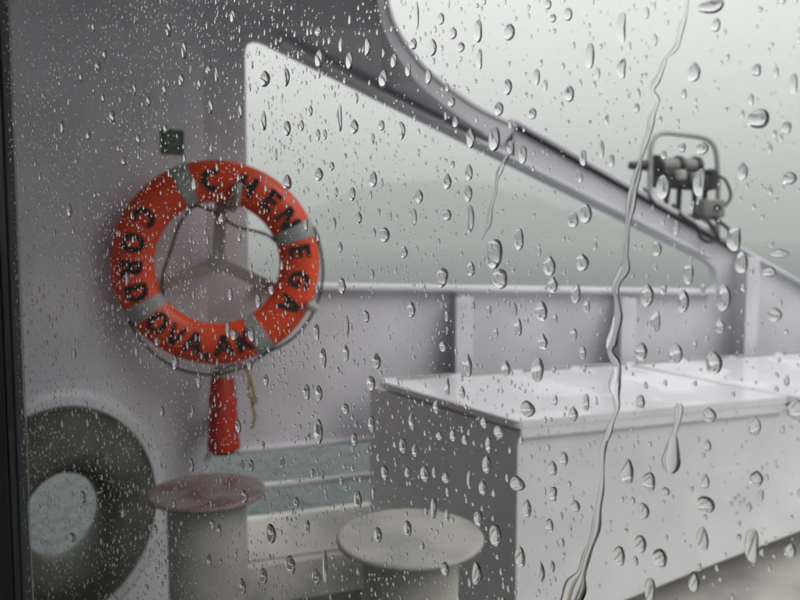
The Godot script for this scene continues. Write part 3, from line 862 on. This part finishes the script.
func drop_point(f: float, phi: float, w: float, h: float, k: Array) -> Vector3:
	# A bead of water: pear-shaped outline, heavier towards its foot, bulging outwards (-z).
	var cy := sin(phi)
	var cx := cos(phi) * (1.0 + clampf(0.14 * h / w - 0.1, 0.0, 0.4) * cy * cy)
	var wob: float = 1.0 + k[0] * sin(2.0 * phi + k[1]) + k[2] * sin(3.0 * phi + k[3]) + k[4] * sin(5.0 * phi + k[1] * 2.0)
	var y := cy * wob
	var narrow: float = 1.0 - k[5] * maxf(0.0, y) * maxf(0.0, y)
	var x: float = cx * wob * narrow + k[6] * y * y
	var m := Vector2(0.0, -0.14 - 0.12 * k[5])
	var p := m.lerp(Vector2(x, y), f)
	var tall: float = k[7] * minf(w, h) * 0.5
	return Vector3(p.x * w * 0.5, p.y * h * 0.5, -tall * pow(maxf(0.0, 1.0 - f * f), k[8]))


func add_drop(s: Shape, at: Vector3, w: float, h: float, seg: int, rings: int) -> void:
	var k := [rng.randfn(0.0, 0.035), rng.randf() * TAU, rng.randfn(0.0, 0.032), rng.randf() * TAU, rng.randfn(0.0, 0.008), clampf(rng.randfn(0.30, 0.22), -0.1, 0.75), rng.randfn(0.0, 0.10 if h < 2.0 * w else 0.28), rng.randf_range(0.55, 0.82), rng.randf_range(0.80, 1.0)]
	var first := s.v.size()
	for r in rings + 1:
		var f := sin(PI / 2.0 * r / rings)
		for j in seg:
			var phi := TAU * j / seg
			var p := drop_point(f, phi, w, h, k)
			var f0 := maxf(0.02, f - 0.03)
			var a := drop_point(minf(0.995, f0 + 0.03), phi, w, h, k) - drop_point(f0 - 0.02, phi, w, h, k)
			var b := drop_point(maxf(f, 0.03), phi + 0.06, w, h, k) - drop_point(maxf(f, 0.03), phi - 0.06, w, h, k)
			var q := a.cross(b).normalized()
			if q.z > 0.0:
				q = -q
			if r == 0:
				q = Vector3(0, 0, -1)
			s.vert(at + p, q)
	for r in rings:
		for j in seg:
			var j2 := (j + 1) % seg
			s.quad(first + r * seg + j, first + r * seg + j2, first + (r + 1) * seg + j2, first + (r + 1) * seg + j)
	var c := s.vert(at, Vector3(0, 0, 1))
	for j in seg:
		s.vert(s.v[first + rings * seg + j], Vector3(0, 0, 1))
	for j in seg:
		s.tri(c, c + 1 + j, c + 1 + (j + 1) % seg)


func rivulet(path: Array, tall: float, per := 5, wander := 0.0) -> ArrayMesh:
	# A thread of water along [along, height, width] in millimetres, round-backed, with a flat face on the pane.
	var pts := []
	for p in path:
		pts.append(Vector3(p[0], p[1], p[2]) / 1000.0)
	pts = smooth(pts, per)
	var s := Shape.new()
	var across := 10
	var back := []
	for k in pts.size():
		var d3: Vector3 = pts[mini(k + 1, pts.size() - 1)] - pts[maxi(k - 1, 0)]
		var d := Vector2(d3.x, d3.y).normalized()
		var side := Vector2(-d.y, d.x)
		var w: float = (0.66 if wander > 0.2 else 1.0) * pts[k].z * (1.0 + wander * sin(k * 0.9) * 0.5 + wander * sin(k * 0.37 + 1.0))
		if k == 0 or k == pts.size() - 1:
			w *= 0.15
		var mid := Vector2(pts[k].x, pts[k].y) + side * wander * 0.0012 * sin(k * 0.61)
		for j in across + 1:
			var a := PI * j / across
			var x := -cos(a)
			var z := tall * w * pow(maxf(0.0, 1.0 - x * x), 0.8)
			var q := Vector3(side.x * x * 1.1, side.y * x * 1.1, -sin(a) - 0.25).normalized()
			s.vert(Vector3(mid.x + side.x * x * w / 2.0, mid.y + side.y * x * w / 2.0, OUT - z), q)
		back.append([mid - side * w / 2.0, mid + side * w / 2.0])
	for k in pts.size() - 1:
		for j in across:
			var i := k * (across + 1) + j
			s.quad(i, i + 1, i + across + 2, i + across + 1)
	for k in pts.size() - 1:
		var i := s.vert(Vector3(back[k][0].x, back[k][0].y, OUT), Vector3(0, 0, 1))
		s.vert(Vector3(back[k][1].x, back[k][1].y, OUT), Vector3(0, 0, 1))
		s.vert(Vector3(back[k + 1][1].x, back[k + 1][1].y, OUT), Vector3(0, 0, 1))
		s.vert(Vector3(back[k + 1][0].x, back[k + 1][0].y, OUT), Vector3(0, 0, 1))
		s.quad(i, i + 1, i + 2, i + 3)
	return s.mesh()


func rain() -> void:
	rng.seed = 20077
	var at := Vector3(-0.3809, 0, -0.75)
	var turn := -atan2(0.60372, 0.79719)
	var runs := [
		["water_rivulet", "long winding rivulet of rainwater running down the window pane", [[639.7, 1640, 3.1], [639.7, 1619.2, 3.1], [639.2, 1606.2, 3.1], [637.6, 1597.6, 3.2], [635.6, 1588.2, 3.2], [631.7, 1583.8, 3.3], [629.5, 1580.0, 3.3], [626.4, 1573.2, 3.8], [624.7, 1567.9, 3.7], [626.7, 1562.6, 3.7], [624.5, 1555.0, 3.8], [622.3, 1547.3, 3.9], [620.2, 1538.2, 4.8], [617.5, 1528.9, 5.8], [615.8, 1518.1, 5.9], [613.6, 1505.8, 5.5], [613.4, 1493.3, 5.5], [612.7, 1484.6, 5.5], [609.3, 1476.7, 5.6], [608.5, 1469.8, 6.1], [610.2, 1460.1, 6.1], [606.9, 1449.0, 6.7], [606.5, 1443.0, 7.2], [609.7, 1436.3, 7.2], [609.4, 1426.8, 6.6], [610.1, 1418.4, 5.6], [609.8, 1411.4, 4.6], [606.4, 1402.8, 4.1], [604.4, 1395.4, 4.2], [603.7, 1383.0, 4.3], [602.9, 1367.4, 4.8], [601.1, 1354.1, 5.3], [598.1, 1341.3, 7.0], [594.0, 1327.6, 9.8], [590.4, 1317.0, 13.4], [586.7, 1302.4, 16.8], [583.6, 1287.8, 17.4]], 0.16, 0.30],
		["hanging_drop", "large pear shaped drop on a thin neck over the white locker front", [[640.8, 1421.4, 2.3], [640.9, 1418.6, 3.8], [640.6, 1414.7, 3.3], [639.8, 1409.8, 2.3], [638.9, 1405.9, 2.8], [638.6, 1402.0, 5.1], [638.2, 1396.6, 7.5], [637.9, 1392.7, 8.9], [637.7, 1389.2, 7.1], [637.6, 1386.8, 2.8]], 0.28, 0.0],
		["water_streak", "thin broken streak of rainwater below the joint of the sloping beam", [[550.9, 1551.3, 1.8], [549.2, 1545.1, 1.7], [545.6, 1540.1, 2.4], [542.6, 1535.0, 3.6], [540.8, 1529.8, 1.9], [539.7, 1521.9, 1.8], [537.3, 1515.6, 2.5], [536.1, 1507.5, 3.2], [533.7, 1502.2, 1.9], [531.2, 1497.8, 1.3]], 0.24, 0.05],
	]
	var taken := {}
	var cell := 0.006
	var gust := FastNoiseLite.new()
	gust.seed = 4
	gust.frequency = 0.012
	for r in runs:
		var o := part(self, r[0], rivulet(r[2], r[3], 5, r[4]), M.water, at, Vector3(0, turn, 0))
		tag(o, r[1], "water")
		for k in r[2].size() - 1:
			for j in 6:
				var p: Vector2 = Vector2(r[2][k][0], r[2][k][1]).lerp(Vector2(r[2][k + 1][0], r[2][k + 1][1]), j / 5.0) / 1000.0
				for ox in [-1, 0, 1]:
					var key := Vector2i(floori(p.x / cell) + ox, floori(p.y / cell))
					if not taken.has(key):
						taken[key] = []
					taken[key].append([p, r[2][k][2] / 2000.0, 0.004])
	var clear := func(u: float, v: float, w: float, h: float) -> bool:
		var c := Vector2i(floori(u / cell), floori(v / cell))
		for ox in range(-1, 2):
			for oy in range(-2, 3):
				for q in taken.get(c + Vector2i(ox, oy), []):
					if absf(q[0].x - u) < q[1] + w * 0.5 + 0.0001 and absf(q[0].y - v) < q[2] + h * 0.5 + 0.0001:
						return false
		return true
	var claim := func(u: float, v: float, w: float, h: float) -> void:
		var key := Vector2i(floori(u / cell), floori(v / cell))
		if not taken.has(key):
			taken[key] = []
		taken[key].append([Vector2(u, v), w / 2.0, h / 2.0])
	# 300 beads one by one: the large ones first.
	var beads := []
	for d in DROPS:
		var grown: float = 1.18 if d[0] < 420.0 else 1.06
		beads.append([d[0] / 1000.0, d[1] / 1000.0, d[2] / 1000.0 * grown, d[3] / 1000.0 * lerpf(1.0, grown, 0.6)])
		claim.call(beads[-1][0], beads[-1][1], beads[-1][2], beads[-1][3])
	var tries := 0
	while beads.size() < 300 and tries < 5000:
		tries += 1
		var u := rng.randf_range(0.03, 0.62)
		var v := rng.randf_range(1.22, 1.66)
		var w := rng.randf_range(0.0026, 0.0040)
		var h := w * rng.randf_range(1.4, 2.4)
		if clear.call(u, v, w, h):
			beads.append([u, v, w, h])
			claim.call(u, v, w, h)
	for b in beads:
		var s := Shape.new()
		add_drop(s, Vector3.ZERO, b[2], b[3], 28, 9)
		var o := MeshInstance3D.new()
		o.name = numbered("raindrop")
		o.mesh = s.mesh()
		o.material_override = M.water
		add_child(o)
		o.transform = Transform3D(Basis(Vector3.UP, turn), at) * Transform3D(Basis(), Vector3(b[0], b[1], OUT))
		var label := "clear raindrop clinging to the outside of the window pane"
		if b == beads[67]:
			label = "largest round raindrop on the pane, just above another big drop"
		elif b == beads[68]:
			label = "big round raindrop on the pane, just below the largest one"
		tag(o, label, "raindrop", "raindrops on the window pane")
	# All the finer drops and specks over the whole pane, one mass.
	var spray := Node3D.new()
	spray.name = "rain_spray"
	add_child(spray)
	spray.position = at
	spray.rotation.y = turn
	tag(spray, "fine spray of tiny raindrops over the whole window pane", "rain", "", "stuff")
	var fine := Shape.new()
	var speck := Shape.new()
	add_drop(speck, Vector3.ZERO, 1.0, 1.5, 12, 4)
	var places := []
	var counts := [[2700, 0.0017, 0.0031, 1.3, 2.5, true], [17000, 0.0010, 0.0021, 0.8, 1.5, false], [20000, 0.0005, 0.0011, 0.7, 1.1, false]]
	for c in counts:
		for k in c[0]:
			var u := rng.randf_range(0.016, 0.80)
			var v := rng.randf_range(1.10, 1.76)
			if k % 8 == 0:
				u = rng.randf_range(0.016, 1.28)
				v = rng.randf_range(0.97, 1.93)
			# Gusts leave some patches fuller than others.
			if gust.get_noise_2d(u * 1000.0, v * 1000.0) < rng.randf_range(-0.9, 0.25):
				continue
			if rng.randf() < clampf((u - 0.32) * 1.8, 0.0, 0.6):
				continue
			var w: float = lerpf(c[1], c[2], pow(rng.randf(), 1.7))
			var h: float = w * rng.randf_range(c[3], c[4])
			if clear.call(u, v, w, h):
				claim.call(u, v, w, h)
				if c[5]:
					add_drop(fine, Vector3(u, v, OUT), w, h, 18, 5)
				else:
					places.append(Transform3D(Basis(Vector3(w, 0, 0), Vector3(rng.randfn(0.0, 0.12) * h, h, 0), Vector3(0, 0, w * rng.randf_range(0.8, 1.15))), Vector3(u, v, OUT)))
	part(spray, "drop", fine.mesh(), M.water)
	var many := MultiMesh.new()
	many.transform_format = MultiMesh.TRANSFORM_3D
	many.mesh = speck.mesh()
	many.instance_count = places.size()
	for k in places.size():
		many.set_instance_transform(k, places[k])
	var specks := MultiMeshInstance3D.new()
	specks.name = "speck"
	specks.multimesh = many
	specks.material_override = M.water
	spray.add_child(specks)
	print("fine triangles ", fine.ix.size() / 3, " specks ", places.size())


func _ready() -> void:
	light_and_camera()
	materials()
	surroundings()
	deckhouse()
	bulwark()
	side_wall()
	lifebuoy()
	bollard("mooring bollard with a flat cap stained rusty pink below the lifebuoy", Vector3(-0.6175, 0.0, -2.454), 0.125, 0.185, Vector3(0.0, 0.0, 0.0), M.rustcap)
	bollard("mooring bollard with a pale cream cap beside the locker", Vector3(0.0272, 0.0, -2.0747), 0.132, 0.2, Vector3(0.02, 0.05, 0.0), M.cap)
	locker()
	hoist_unit()
	rain()
